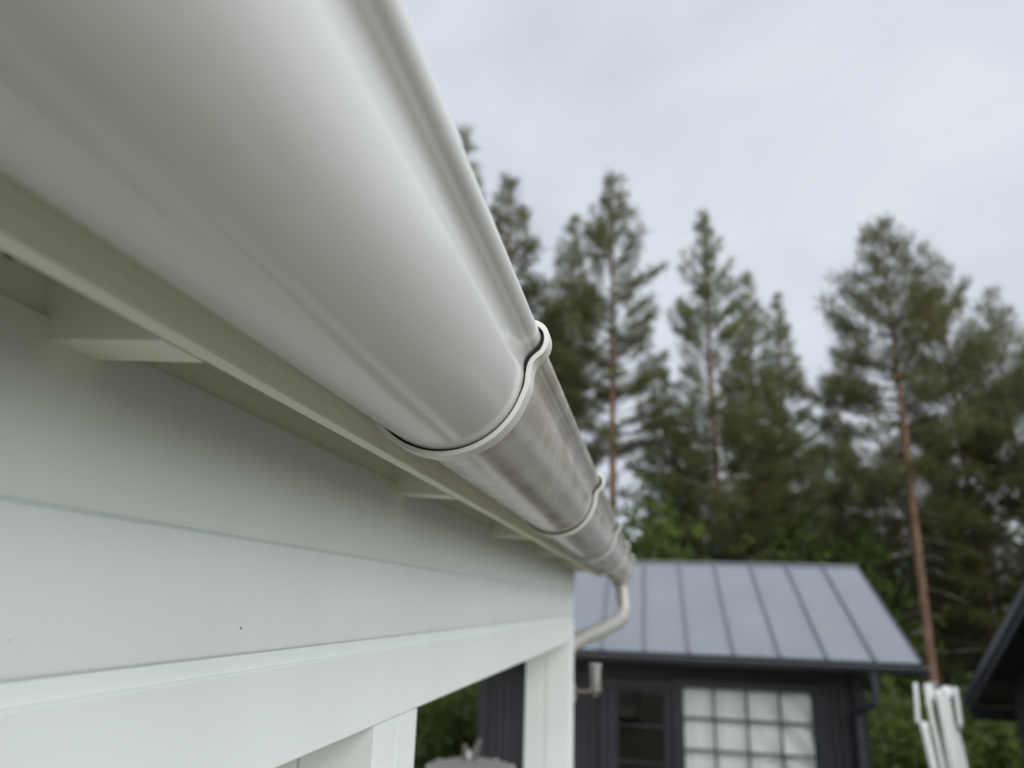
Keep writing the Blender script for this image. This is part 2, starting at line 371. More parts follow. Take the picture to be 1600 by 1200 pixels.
tr1 = MB().sweep_y(gp, [-1.7 + (GJ - .004 + 1.7) * i / 30 for i in range(31)], GC).build('trough', 'gutter_near', gut, 40)
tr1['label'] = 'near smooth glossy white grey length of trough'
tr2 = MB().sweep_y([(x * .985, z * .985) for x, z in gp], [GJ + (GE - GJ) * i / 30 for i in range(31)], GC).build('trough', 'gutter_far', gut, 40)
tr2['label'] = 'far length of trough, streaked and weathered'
# end cap
b = MB(); n = 26; v = []
for y in (GE, GE + .004):
    for k in range(n):
        a = math.pi + math.pi * k / (n - 1); v.append((GC[0] + .061 * math.cos(a), y, GC[1] + .061 * math.sin(a) + .002))
    v += [(GC[0] + .061, y, GC[1] + .03), (GC[0] - .061, y, GC[1] + .03)]
m_ = n + 2
b.add(v, [tuple(range(m_)), tuple(reversed(range(m_, 2 * m_)))] + [(i, m_ + i, m_ + (i + 1) % m_, (i + 1) % m_) for i in range(m_)])
b.tube([(GC[0] + .061, GE - .004, GC[1] + .0248), (GC[0] + .061, GE + .006, GC[1] + .0248)], .0105, 16)
b.build('end_cap', 'pipe', gut, 30)
# brackets: strap that wraps under the trough, bends out and hooks over the bead
def bracket_mesh(width=.017, gap_shade=False):
    ri, ro = .0604, .0638
    inn = [(-.0615, .028), (-.0615, .012)] + [(ri * math.cos(a) - .0004, ri * math.sin(a)) for a in [math.pi + (math.pi - R(20)) * k / 36 for k in range(37)]]
    cin = curve_pts([(.0564, -.0206, 0), (.0593, -.0125, 0), (.0603, -.0040, 0), (.0613, .0025, 0), (.0632, .0071, 0), (.0663, .0107, 0), (.0702, .0140, 0), (.0726, .0185, 0), (.0733, .0240, 0), (.0718, .0292, 0), (.0680, .0327, 0), (.0630, .0345, 0)], 5)
    inn += [(p.x, p.y) for p in cin][1:]
    # offset by the strap's thickness
    th = .0037; o = []
    for i, p in enumerate(inn):
        a = inn[max(i - 1, 0)]; c = inn[min(i + 1, len(inn) - 1)]; t = Vector((c[0] - a[0], c[1] - a[1])).normalized()
        o.append((p[0] + t.y * th, p[1] - t.x * th))
    if gap_shade:   # black strip standing in for the shade between strap and trough
        g_ = [(p[0] * 2 - q[0], p[1] * 2 - q[1]) for p, q in zip(inn, o)]; o = [(p[0] + (q[0] - p[0]) * .06, p[1] + (q[1] - p[1]) * .06) for p, q in zip(inn, o)]; inn = g_
    n = len(inn); v = []; f = []
    e = .0003; h = width
    rows = [(-1, 0), (0, 0), (1, 0), (2, 0)]
    def lerp(i, k, y): a, c = inn[i], o[i]; return (a[0] + (c[0] - a[0]) * k, y, a[1] + (c[1] - a[1]) * k)
    ring = [(0, e), (.08, 0), (.92, 0), (1, e), (1, h - e), (.92, h), (.08, h), (0, h - e)]
    for i in range(n):
        for k, y in ring: v.append(lerp(i, k, y))
    for i in range(n - 1):
        for k in range(8):
            k2 = (k + 1) % 8; f.append((i * 8 + k, i * 8 + k2, (i + 1) * 8 + k2, (i + 1) * 8 + k))
    f.append(tuple(reversed(range(8)))); f.append(tuple((n - 1) * 8 + k for k in range(8)))
    return MB().add(v, f).mesh('gap_shade' if gap_shade else 'bracket', 'black' if gap_shade else 'bracket', 40)
bm_ = bracket_mesh()
gap_me = bracket_mesh(.007, True)
for y in (.500, 1.155, 1.81, 2.465, 3.12, -.155, -.81):
    bo = link('bracket', bm_, gut, (GC[0], y, GC[1])); link('gap_shade', gap_me, bo, (GC[0], y + .0035, GC[1]))
# outlet, swan neck and downpipe at the porch corner
PR = .0305
swan = curve_pts([(-.140, 3.49, .105), (-.131, 3.48, .02), (-.131, 3.46, -.03), (-.150, 3.38, -.066), (-.205, 3.18, -.098), (-.275, 2.97, -.130), (-.318, 2.87, -.165), (-.325, 2.85, -.22)], 6)
b = MB().tube(swan, PR, 18, False); dp = b.build('downpipe', 'pipe', gut, 40)
MB().tube([(-.325, 2.848, -.215), (-.325, 2.848, -2.2)], PR - .001, 18).build('downpipe', 'pipe', gut, 40)
MB().tube([(-.141, 3.49, .118), (-.1385, 3.488, .085)], [.046, .037], 18, False).build('outlet', 'pipe', gut, 40)
MB().tube([(-.325, 2.848, -.330), (-.325, 2.848, -.305)], PR + .004, 18).box(-.300, -.279, 2.80, 2.85, -.330, -.305, .003).build('pipe_clamp', 'bracket', gut, 40)

# small wall lamp on the porch corner
lamp = thing('wall_lamp', 'small pale cylinder lamp on a short brown arm at the white porch corner', 'lamp', (-.282, 2.83, -.3))
MB().tube([(-.281, 2.81, -.300), (-.205, 2.84, -.298)], .008, 8).build('arm', 'brown', lamp, 40)
MB().lathe([(0, .045), (.016, .045), (.020, .040), (.020, -.030), (.023, -.032), (.023, -.040), (.012, -.042), (.009, -.058), (0, -.06)], (-.209, 2.845, -.258), 20).build('lamp_body', 'lamp_metal', lamp, 40)
MB().lathe([(0, .006), (.022, .003), (.023, -.004), (0, -.004)], (-.209, 2.845, -.210), 20).build('lamp_cap', 'grey_plastic', lamp, 40)
MB().box(-.2815, -.2785, 2.79, 2.83, -.325, -.275, .001).build('wall_plate', 'grey_plastic', lamp)

# ------------------------------------------------------------------ dark cottage
EY, EZ, PITCH, RL = 9.5, -.525, R(26.7), 2.62
XR, XLH = 2.954, -2.70; WXR, WXL = 2.40, -2.18; WY = 9.95; FLOOR = -3.12
RY = EY + RL * math.cos(PITCH); RZ = EZ + RL * math.sin(PITCH); BY = 2 * RY - EY; BWY = 2 * RY - WY
house = thing('dark_cottage', 'dark board clad cottage with grey standing seam roof and a gridded window', 'cottage', (0, RY, FLOOR))
# shell: walls with openings (real holes for the door and the window)
WX0, WX1, WZT, PH = .322, 1.852, -.932, .352
WZB = WZT - 4 * PH
DX0, DX1, DZT = -.60, .205, -.96
WT = -.66
b = MB()
b.box(WXL, DX0, WY + .03, WY + .14, FLOOR, WT); b.box(DX0, DX1, WY + .03, WY + .14, DZT, WT); b.box(DX1, WX0 - .001, WY + .03, WY + .14, FLOOR, WT)
b.box(WX0, WX1, WY + .03, WY + .14, WZT, WT); b.box(WX0, WX1, WY + .03, WY + .14, FLOOR, WZB); b.box(WX1 + .001, WXR, WY + .03, WY + .14, FLOOR, WT)
b.box(WXL, WXR, BWY - .11, BWY, FLOOR, WT)
for x0, x1 in ((WXL, WXL + .11), (WXR - .11, WXR)):
    zr = RZ - .14
    v = [(x, y, z) for x in (x0, x1) for y, z in ((WY + .141, FLOOR), (BWY - .111, FLOOR), (BWY - .111, WT), (RY, zr), (WY + .141, WT))]
    b.add(v, [(0, 1, 2, 3, 4), (9, 8, 7, 6, 5), (0, 5, 6, 1), (1, 6, 7, 2), (2, 7, 8, 3), (3, 8, 9, 4), (4, 9, 5, 0)])
b.build('wall', 'dark_wood', house)
MB().box(WXL + .112, WXR - .112, WY + .142, BWY - .112, FLOOR + .01, FLOOR + .08).build('floor', 'black', house)
# vertical cladding boards one by one
BW = .098
cache = {}
def clad(x, z0, z1):
    k = (round(z0, 3), round(z1, 3))
    if k not in cache: cache[k] = MB().box(-BW / 2 + .006, BW / 2 - .006, -.011, .011, k[0], k[1], .003).mesh('cladding_board', 'dark_wood')
    link('cladding_board', cache[k], house, (x, WY + .014, 0))
nb = int((WXR - WXL - .2) / BW)
for i in range(nb):
    x = WXL + .10 + BW * (i + .5)
    if DX0 - .10 < x < DX1 + .10: clad(x, DZT + .10, WT)
    elif WX0 - .10 < x < WX1 + .10: clad(x, WZT + .10, WT); clad(x, FLOOR, WZB - .10)
    else: clad(x, FLOOR, WT)
# gable cladding on the sides that face the yard
gb = MB().box(-.011, .011, -BW / 2 + .006, BW / 2 - .006, FLOOR, WT, .003).mesh('cladding_board', 'dark_wood')
for i in range(int((BWY - WY) / BW)):
    for x in (WXR + .012, WXL - .012): link('cladding_board', gb, house, (x, WY + BW * (i + .5), 0))
for x0, x1 in ((WXL - .03, WXL + .092), (WXR - .092, WXR + .03)):
    MB().box(x0, x1, WY - .028, WY + .0, FLOOR, WT, .003).build('corner_board', 'dark_trim', house)
MB().box(-1.56, -1.45, WY - .03, WY - .001, FLOOR, WT, .003).build('corner_board', 'dark_trim', house)
# roof: panels and standing seams, both slopes
up = Vector((0, math.cos(PITCH), math.sin(PITCH))); nrm = Vector((0, -math.sin(PITCH), math.cos(PITCH)))
def slab(x0, x1, u0, u1, n0, n1, back=False):
    v = []
    for x in (x0, x1):
        for u, n_ in ((u0, n0), (u1, n0), (u1, n1), (u0, n1)):
            p = Vector((x, EY, EZ)) + up * u + nrm * n_
            v.append((p.x, 2 * RY - p.y if back else p.y, p.z))
    return MB().add(v, [(0, 1, 2, 3), (7, 6, 5, 4), (0, 4, 5, 1), (1, 5, 6, 2), (2, 6, 7, 3), (3, 7, 4, 0)])
seams = [XR - .483 - .515 * i for i in range(11)]
edges = [XR] + [s for s in seams if s > XLH + .1] + [XLH]
for back in (False, True):
    for i in range(len(edges) - 1):
        slab(edges[i + 1] + .0015, edges[i] - .0015, 0, RL, -.02, 0, back).build('roof_panel', 'roof_metal', house)
    for x in edges[1:-1]: slab(x - .011, x + .011, .004, RL - .01, .0005, .032, back).build('roof_seam', 'seam', house)
    for x in (XR, XLH): slab(x - .012, x + .012, 0, RL, -.15, .012, back).build('verge_trim', 'dark_metal', house)
    slab(XLH + .012, XR - .012, .10, RL - .06, -.12, -.021, back).build('roof_deck', 'dark_wood', house)
MB().box(XLH + .013, XR - .013, RY - .07, RY + .07, RZ - .028, RZ + .018, .01).build('ridge_cap', 'seam', house)
MB().box(XLH + .013, XR - .013, EY + .045, EY + .07, EZ - .145, EZ - .005, .002).build('fascia_board', 'dark_trim', house)
MB().box(XLH + .013, XR - .013, EY + .071, WY - .002, EZ - .145, EZ - .125).build('soffit', 'dark_wood', house)
MB().box(XLH + .013, XR - .013, BY - .07, BY - .045, EZ - .145, EZ - .005, .002).build('fascia_board', 'dark_trim', house)
# door: frame, glazed leaf with panes
def opening_frame(x0, x1, z0, z1, w, y0, y1, m, parent, name, sill=True):
    b = MB(); b.box(x0 - w, x0, y0, y1, z0, z1 + w, .002); b.box(x1, x1 + w, y0, y1, z0, z1 + w, .002); b.box(x0 + .0005, x1 - .0005, y0, y1, z1, z1 + w, .002)
    if sill: b.box(x0 - w, x1 + w, y0 - .03, y1, z0 - w, z0 - .0005, .002)
    return b.build(name, m, parent)
door = MB().box(DX0 + .004, DX0 + .145, WY + .01, WY + .055, FLOOR + .02, DZT - .002, .002).box(DX1 - .105, DX1 - .004, WY + .01, WY + .055, FLOOR + .02, DZT - .002, .002) \
    .box(DX0 + .146, DX1 - .106, WY + .01, WY + .055, DZT - .05, DZT - .002, .002).box(DX0 + .146, DX1 - .106, WY + .01, WY + .055, FLOOR + .02, FLOOR + .5, .002).build('door', 'dark_trim', house)
zc = [DZT - .051, DZT - .45, DZT - .86, DZT - 1.27, FLOOR + .5]
for i in range(4):
    MB().box(DX0 + .147, DX1 - .107, WY + .028, WY + .034, zc[i + 1] + .014, zc[i] - .001).build('pane', 'glass', door)
    if i < 3: MB().box(DX0 + .147, DX1 - .107, WY + .018, WY + .048, zc[i + 1] - .013, zc[i + 1] + .0135, .001).build('glazing_bar', 'dark_trim', door)
MB().tube([(DX1 - .05, WY + .008, -2.1), (DX1 - .05, WY - .05, -2.1), (DX1 - .17, WY - .05, -2.1)], .010, 8).build('handle', 'grey_plastic', door)
opening_frame(DX0, DX1, FLOOR, DZT, .075, WY - .03, WY + .05, 'dark_trim', house, 'door_frame', False)
# window: four columns of panes with grey bars, casing round it
win = opening_frame(WX0, WX1, WZB, WZT, .085, WY - .034, WY + .03, 'dark_trim', house, 'window')
cw = (WX1 - WX0) / 4
MB().box(WX0 + .0005, WX0 + .022, WY + .01, WY + .05, WZB, WZT, .002).box(WX1 - .022, WX1 - .0005, WY + .01, WY + .05, WZB, WZT, .002).build('sash', 'muntin', win)
for i in range(4):
    for j in range(4):
        MB().box(WX0 + cw * i + .012, WX0 + cw * (i + 1) - .012, WY + .028, WY + .032, WZT - PH * (j + 1) + .012, WZT - PH * j - .012).build('pane', 'glass', win)
for i in (1, 2, 3): MB().box(WX0 + cw * i - .011, WX0 + cw * i + .011, WY + .012, WY + .048, WZB, WZT, .002).build('muntin', 'muntin', win)
for j in range(5): MB().box(WX0 + .001, WX1 - .001, WY + .014, WY + .046, WZT - PH * j - .010, WZT - PH * j + .010, .002).build('muntin', 'muntin', win)
# curtain hung inside: soft folds, the right-hand part gathered diagonally
nx, nz_ = 90, 40; v = []
for j in range(nz_ + 1):
    for i in range(nx + 1):
        s = i / nx; t = j / nz_
        x = WX0 - .06 + (WX1 - WX0 + .12) * s; z = WZT + .06 - (4 * PH + .12) * t
        pull = max(0, s - .45) / .55
        y = WY + .085 + .006 * math.sin(s * 30 + t * 1.5) + .034 * pull * math.sin((s * 1.6 - t * 1.1) * 17) + .004 * math.sin(s * 67 + t * 4)
        v.append((x, y, z))
cu = MB().add(v, [(j * (nx + 1) + i, j * (nx + 1) + i + 1, (j + 1) * (nx + 1) + i + 1, (j + 1) * (nx + 1) + i) for j in range(nz_) for i in range(nx)]).build('curtain', 'curtain', None, 80)
tag(cu, 'white curtain gathered in folds behind the gridded window of the dark cottage', 'curtain')
# eave gutter and downpipe of the cottage
hg = thing('rain_gutter', 'dark rain gutter and downpipe along the eave of the dark cottage', 'rain gutter', (0, EY, EZ - .1))
pr = [(-.058 * math.cos(math.pi * k / 16), -.062 * math.sin(math.pi * k / 16)) for k in range(17)] + [(.05 * math.cos(math.pi * k / 16), -.054 * math.sin(math.pi * k / 16)) for k in range(17)]
v = []
for x in (XLH - .03, XR + .05):
    for a, c in pr: v.append((x, EY - .018 + a, EZ - .055 + c))
n = len(pr)
b = MB().add(v, [(k, (k + 1) % n, n + (k + 1) % n, n + k) for k in range(n)])
b.add([(XR + .05, EY - .018 + a, EZ - .055 + c) for a, c in pr[:17]], [tuple(range(17))])
b.add([(XLH - .03, EY - .018 + a, EZ - .055 + c) for a, c in pr[:17]], [tuple(range(17))])
b.tube([(XLH - .03, EY - .078, EZ - .052), (XR + .05, EY - .078, EZ - .052)], .010, 8)
b.build('trough', 'dark_metal', hg, 40)
p_ = curve_pts([(2.425, EY - .02, EZ - .11), (2.425, EY - .02, EZ - .20), (2.425, EY - .01, -.93), (2.41, EY + .04, -.99), (2.33, EY + .33, -1.10), (2.315, WY - .075, -1.16), (2.315, WY - .075, -1.25), (2.315, WY - .075, -3.0)], 5)
MB().tube(p_, .042, 14).build('downpipe', 'dark_metal', hg, 40)
for z in (-1.45, -2.6): MB().tube([(2.315, WY - .075, z), (2.315, WY - .075, z - .03)], .047, 14).build('pipe_clamp', 'dark_trim', hg, 40)

# ------------------------------------------------------------------ dark shed at the right edge
BX, BYF, BYN, BZE, BP = 2.825, 8.0, 3.5, -.806, R(32.3)
BRY = (BYF + BYN) / 2; BRZ = BZE + (BYF - BRY) * math.tan(BP); BWX = 3.10; BXE = 7.2; BG = -3.05
shed = thing('dark_shed', 'dark gabled shed with steep verge cut off by the right edge of the photo', 'shed', (5, BRY, BG))
upB = Vector((0, -math.cos(BP), math.sin(BP))); nB = Vector((0, math.sin(BP), math.cos(BP))); LB = (BYF - BRY) / math.cos(BP)
def slabB(x0, x1, u0, u1, n0, n1, near=False):
    v = []
    for x in (x0, x1):
        for u, n_ in ((u0, n0), (u1, n0), (u1, n1), (u0, n1)):
            p = Vector((x, BYF, BZE)) + upB * u + nB * n_; v.append((p.x, 2 * BRY - p.y if near else p.y, p.z))
    return MB().add(v, [(0, 1, 2, 3), (7, 6, 5, 4), (0, 4, 5, 1), (1, 5, 6, 2), (2, 6, 7, 3), (3, 7, 4, 0)])
for near in (False, True):
    slabB(BX + .03, BXE, .02, LB, .012, .06, near).build('roof_deck', 'dark_wood', shed)
    k = 0; x = BX - .01
    while x < BXE:
        slabB(x, min(x + .497, BXE + .02), 0, LB + .01, .061, .075, near).build('roof_panel', 'roof_metal', shed)
        slabB(x + .498 - .008, x + .498 + .008, 0, LB, .0755, .10, near).build('roof_seam', 'seam', shed); x += .5
    slabB(BX, BX + .028, 0, LB, -.045, .06, near).build('verge_board', 'dark_trim', shed)
    slabB(BX - .018, BX - .001, 0, LB, .015, .085, near).build('verge_trim', 'dark_metal', shed)
    for u in (.5, 1.3, 2.1): slabB(BX + .03, BWX - .03, u, u + .05, -.04, .011, near).build('lookout', 'dark_wood', shed)
yb = BYF - .38; yn = BYN + .38
zt = lambda y: BZE + (BYF - BRY - abs(y - BRY)) * math.tan(BP) + .0
ys = [yn + (yb - yn) * i / 42 for i in range(43)]
for i in range(42):
    a, c = ys[i] + .004, ys[i + 1] - .004
    v = [(x, y, z) for x in (BWX - .022, BWX) for y, z in ((a, BG), (c, BG), (c, zt(c)), (a, zt(a)))]
    MB().add(v, [(0, 1, 2, 3), (7, 6, 5, 4), (0, 4, 5, 1), (1, 5, 6, 2), (2, 6, 7, 3), (3, 7, 4, 0)]).build('cladding_board', 'dark_wood', shed)
v = [(x, y, z) for x in (BWX + .001, BXE - .3) for y, z in ((yn, BG), (yb, BG), (yb, zt(yb) - .004), (BRY, zt(BRY) - .004), (yn, zt(yn) - .004))]
MB().add(v, [(0, 1, 2, 3, 4), (9, 8, 7, 6, 5), (0, 5, 6, 1), (1, 6, 7, 2), (2, 7, 8, 3), (3, 8, 9, 4), (4, 9, 5, 0)]).build('wall', 'dark_wood', shed)
MB().box(BX + .029, BXE, BYF - .03, BYF - .004, BZE - .10, BZE + .015, .002).build('fascia_board', 'dark_trim', shed)

# ------------------------------------------------------------------ folded white clothes airer
air = thing('clothes_airer', 'folded white rotary clothes airer with bundled tubes standing beside the dark shed', 'clothes airer', (2.02, 6, gz(2, 6)))
def P(x, z, y=6.0): return (x, y, z)
MB().tube([(2.03, 6.0, gz(2, 6) - .1), (1.965, 6.0, -.60)], .030, 14).build('mast', 'white_metal', air, 40)
arms = [((1.792, -.471), (1.785, -.713), .024), ((1.814, -.729), (1.884, -1.30), .040), ((1.861, -.571), (1.945, -1.40), .023),
        ((1.928, -.513), (2.018, -1.40), .038), ((1.983, -.492), (2.040, -1.40), .034), ((2.047, -.489), (2.051, -.710), .025), ((2.029, -.741), (2.100, -1.35), .036)]
for i, (a, c, r_) in enumerate(arms):
    r_ *= .62
    y = 6 + (-.05, -.06, -.055, -.07, -.03, -.05, .0)[i]
    MB().tube([(a[0], y, a[1] - r_ * .1), (c[0], y + .01, c[1])], r_, 14).build('arm', 'white_metal', air, 40)
    b = MB().lathe([(0, r_ * 1.0), (r_ * .7, r_ * .8), (r_ * 1.02, 0), (r_ * 1.02, -.02)], (a[0], y, a[1]), 12); b.build('end_cap', 'white_metal', air, 50)
for q in ((1.855, 1.905, 5.94, 6.0, -.56, -.465, .01), (1.975, 2.03, 5.95, 6.0, -.54, -.475, .012)): MB().box(*q).build('hinge_plate', 'white_metal', air)
for q in ((1.80, 1.895, 5.935, 5.985, -.735, -.708, .004), (2.025, 2.06, 5.935, 5.985, -.735, -.712, .004)): MB().box(*q).build('link_bar', 'grey_plastic', air)
MB().tube([(1.865, 5.96, -.47), (1.90, 5.95, -.455), (1.93, 5.95, -.475)], .012, 8).tube([(1.88, 5.945, -.60), (1.915, 5.94, -.53), (1.95, 5.95, -.50)], .008, 8).build('cord', 'grey_plastic', air, 40)
# small stake by the cottage corner
st = MB().tube([(2.10, 9.1, -3.2), (2.10, 9.1, -1.88), (2.10, 9.1, -1.84)], [.032, .03, .012], 10).build('garden_stake', 'stake', None, 40)
tag(st, 'thin weathered wooden stake whose tip shows at the cottage corner', 'stake')

# ------------------------------------------------------------------ patio heater hood seen through the porch opening
HY = 4.4; HZ = -.885; hx = -1.01
heat = thing('patio_heater', 'grey round metal hood with two upright tabs seen through the porch opening', 'patio heater', (hx, HY, gz(hx, HY)))
MB().lathe([(0, .040), (.06, .038), (.16, .022), (.248, .0), (.254, -.010), (.25, -.018), (.24, -.012), (.0, .02)], (hx, HY, HZ), 40).build('hood', 'hood', heat, 35)
MB().lathe([(.07, -.01), (.075, -.16), (.055, -.2), (.055, -.24), (.028, -.25), (.028, -1.5), (.19, -1.52), (.21, -1.75), (0, -1.75)], (hx, HY, HZ), 20).build('stand', 'hood', heat, 35)
for k in range(8):
    a = 2 * math.pi * k / 8 + .35
    MB().lathe([(0, .007), (.007, .004), (.009, 0), (.007, -.004)], (hx + .236 * math.cos(a), HY + .236 * math.sin(a), HZ + .004), 8).build('rivet', 'bolt', heat, 40)
for x0, x1, zt_, xt in ((-.050, -.012, .115, -.035), (-.005, .030, .150, .050)):
    v = [(hx + x, HY - .02 + y, HZ + z) for y in (-.006, .006) for x, z in ((x0, .03), (x1, .03), ((x1 + xt) / 2 + .012, zt_ * .7), (xt + .010, zt_), (xt - .008, zt_), (x0 + .004, zt_ * .5))]
    MB().add(v, [tuple(range(6)), tuple(reversed(range(6, 12)))] + [(i, 6 + i, 6 + (i + 1) % 6, (i + 1) % 6) for i in range(6)]).build('tab', 'hood', heat)
MB().lathe([(0, .09), (.013, .085), (.016, .05), (.010, .045), (.010, .02)], (hx - .010, HY - .03, HZ), 10).build('bolt', 'bolt', heat, 40)

# ------------------------------------------------------------------ trees
def np_mesh(name, V, F, m):
    me = bpy.data.meshes.new(name); V = np.asarray(V, np.float32); F = np.asarray(F, np.int32)
    me.vertices.add(len(V)); me.vertices.foreach_set('co', V.ravel())
    me.loops.add(F.size); me.loops.foreach_set('vertex_index', F.ravel())
    me.polygons.add(len(F)); me.polygons.foreach_set('loop_start', np.arange(0, F.size, F.shape[1], dtype=np.int32))
    me.materials.append(M_[m]); me.update(calc_edges=True); me.validate(); return me
def blades(C, D, n, ln, wd, spread, rng, loose=.22):
    """n thin triangles round each centre C, fanning about its direction D"""
    K = len(C); C = np.repeat(C, n, 0); D = np.repeat(D, n, 0)
    d_ = D + rng.normal(0, spread, (K * n, 3)); d_ /= np.linalg.norm(d_, axis=1)[:, None]
    s = np.cross(d_, rng.normal(0, 1, (K * n, 3))); s /= np.linalg.norm(s, axis=1)[:, None] + 1e-6
    l_ = ln * rng.uniform(.6, 1.25, (K * n, 1)); w_ = wd * rng.uniform(.7, 1.3, (K * n, 1))
    C = C + rng.normal(0, ln * loose, (K * n, 3))
    A = C - s * w_; B = C + s * w_; T = C + d_ * l_
    V = np.stack([A, B, T], 1).reshape(-1, 3); return V, np.arange(len(V)).reshape(-1, 3)
def prisms(A, B, ra, rb):
    """triangular prisms from A to B"""
    d_ = B - A; u = np.cross(d_, np.array([.3, .5, .8])); u /= np.linalg.norm(u, axis=1)[:, None] + 1e-9
    w = np.cross(d_, u); w /= np.linalg.norm(w, axis=1)[:, None] + 1e-9; V = []
    for P_, r_ in ((A, ra), (B, rb)):
        for k in range(3):
            a = 2 * math.pi * k / 3; V.append(P_ + (u * math.cos(a) + w * math.sin(a)) * np.asarray(r_).reshape(-1, 1))
    V = np.stack(V, 1).reshape(-1, 3); i = np.arange(len(A))[:, None] * 6
    F = np.concatenate([i + np.array([[k, (k + 1) % 3, 3 + (k + 1) % 3, 3 + k]]) for k in range(3)]); return V, F
def trunk_mesh(H, r0, seed, bend=.25):
    rng = random.Random(seed); pts = []; rad = []; ph = rng.uniform(0, 6)
    for i in range(19):
        t = i / 18; pts.append((bend * math.sin(t * 3 + ph) * t * .6, bend * math.cos(t * 2.3 + ph) * t * .5, H * t - .3)); rad.append(r0 * (1 - t) ** .75 * (1.25 if i == 0 else 1) + .012)
    return MB().tube(pts, rad, 9).mesh('trunk', 'bark_pine', 60), pts
def conifer(H, h0, rmax, seed, kind='pine', dens=1.0, irregular=.5):
    rng = np.random.default_rng(seed); tm, pts = trunk_mesh(H, .0115 * H * .75 + .015, seed)
    P0 = np.array(pts); zs = P0[:, 2]
    def axis(z): return np.array([np.interp(z, zs, P0[:, 0]), np.interp(z, zs, P0[:, 1]), z])
    C = []; D = []; A = []; B = []; RA = []; RB = []; dA = []; dB = []; dR = []
    z = h0; gap = .50 if kind == 'pine' else .36
    side = rng.uniform(0, 2 * np.pi, 3)
    while z < H - .35:
        t = (z - h0) / (H - h0)
        if kind == 'pine': prof = min(1, .55 + t * 2.0) * (1 - t) ** .82 * 1.12 + .015
        else: prof = (1 - t) ** .85 + .04
        nb_ = int(rng.integers(4, 7)) if kind == 'pine' else int(rng.integers(6, 9))
        az0 = rng.uniform(0, 6.28)
        for k in range(nb_):
            if rng.random() < (.22 if kind == 'pine' else .1) * irregular * 2 * (1.2 - t): continue
            if t > .86 and rng.random() < .35: continue
            az = az0 + 6.28 * k / nb_ + rng.normal(0, .25); lob = 1 + .25 * irregular * (math.sin(az * 2 + side[0] + z * .7) + math.sin(az + side[1] + z * 1.9))
            Lb = rmax * prof * rng.uniform(.6, 1.12) * lob
            if Lb < .12: Lb = .12
            el = (R(8) + R(48) * t ** 1.5 + rng.normal(0, .12)) if kind == 'pine' else (R(-18) + R(60) * t ** 1.6 + rng.normal(0, .08))
            base = axis(z + rng.normal(0, .08)); dv = np.array([math.cos(az) * math.cos(el), math.sin(az) * math.cos(el), math.sin(el)])
            curl = .16 if kind == 'pine' else .10
            q = [base + dv * Lb * s + np.array([0, 0, curl * Lb * s * s]) for s in (0, .35, .7, 1.0)]
            r0 = .010 + .011 * Lb
            for i in range(3): A.append(q[i]); B.append(q[i + 1]); RA.append(r0 * (1 - i * .3)); RB.append(r0 * (1 - (i + 1) * .3) + .003)
            st_ = .38 if kind == 'pine' else .18
            m = max(3, int(Lb * (1 - st_) / .115 * dens))
            for j in range(m):
                s = st_ + (1 - st_) * (j + rng.random()) / m
                p = base + dv * Lb * s + np.array([0, 0, curl * Lb * s * s])
                sd = np.cross(dv, [0, 0, 1]); sd /= np.linalg.norm(sd); sg = 1 if j % 2 else -1
                tl = Lb * .34 * (1.1 - s) + .22
                tv = dv * .75 + sd * sg * rng.uniform(.3, 1.0) + np.array([0, 0, rng.uniform(-.05, .55) if kind == 'pine' else rng.uniform(-.35, .1)]); tv /= np.linalg.norm(tv)
                e = p + tv * tl * rng.uniform(.5, 1.1)
                A.append(p); B.append(e); RA.append(.007); RB.append(.004)
                if rng.random() < .42 * t: continue
                C.append(e); D.append(tv)
                if tl > .4: C.append((p + e) / 2); D.append(tv)
                if tl > .7: C.append(p * .75 + e * .25 + rng.normal(0, .08, 3)); D.append(tv)
            C.append(q[3]); D.append(dv + np.array([0, 0, .5]))
        z += gap * rng.uniform(.75, 1.25) * (1 - .35 * t)
    A.append(axis(H - 1.2)); B.append(axis(H - .05)); RA.append(.022); RB.append(.007)
    for i in range(4):
        C.append(axis(H - .15 - .2 * i)); D.append(np.array([0, 0, 1.]))
    C = np.array(C); D = np.array(D); D /= np.linalg.norm(D, axis=1)[:, None]
    if kind == 'pine': V, F = blades(C, D, 19, .24, .0145, .6, rng, .42)
    else: V, F = blades(C, D, 16, .24, .0150, .55, rng, .40)
    cm = np_mesh('crown', V, F, 'needle' if kind == 'pine' else 'needle_dark')
    V, F = prisms(np.array(A), np.array(B), RA, RB); lm = np_mesh('limbs', V, F, 'limb')
    # bare dead limbs below the crown
    A = []; B = []
    zz = max(1.2, h0 * .35)
    while zz < h0 + .8:
        az = rng.uniform(0, 6.28); l_ = rng.uniform(.5, 1.9); p = axis(zz); dv = np.array([math.cos(az), math.sin(az), rng.uniform(-.35, .15)])
        m_ = p + dv * l_ * .55; e = m_ + (dv + np.array([rng.normal(0, .25), rng.normal(0, .25), rng.uniform(-.3, .2)])) * l_ * .45
        A += [p, m_]; B += [m_, e]; zz += rng.uniform(.12, .45)
    V, F = prisms(np.array(A), np.array(B), [.013] * len(A), [.007] * len(A)); dm = np_mesh('dead_limbs', V, F, 'twig')
    return dict(trunk=tm, crown=cm, limbs=lm, dead_limbs=dm, H=H)
TALL = [conifer(20, 5.5, 2.9, 11, dens=1.25), conifer(20, 5.0, 3.2, 12, dens=1.25, irregular=.6), conifer(20, 6.5, 2.5, 13, dens=1.2, irregular=.5), conifer(20, 3.5, 3.9, 14, dens=1.3), conifer(20, 7.6, 3.3, 15, dens=1.3, irregular=.55)]
BROAD = [conifer(14.5, 6.6, 3.5, 21, dens=1.2, irregular=.55), conifer(14.5, 3.6, 3.7, 22, dens=1.15), conifer(14.5, 2.8, 3.3, 23, dens=1.2)]
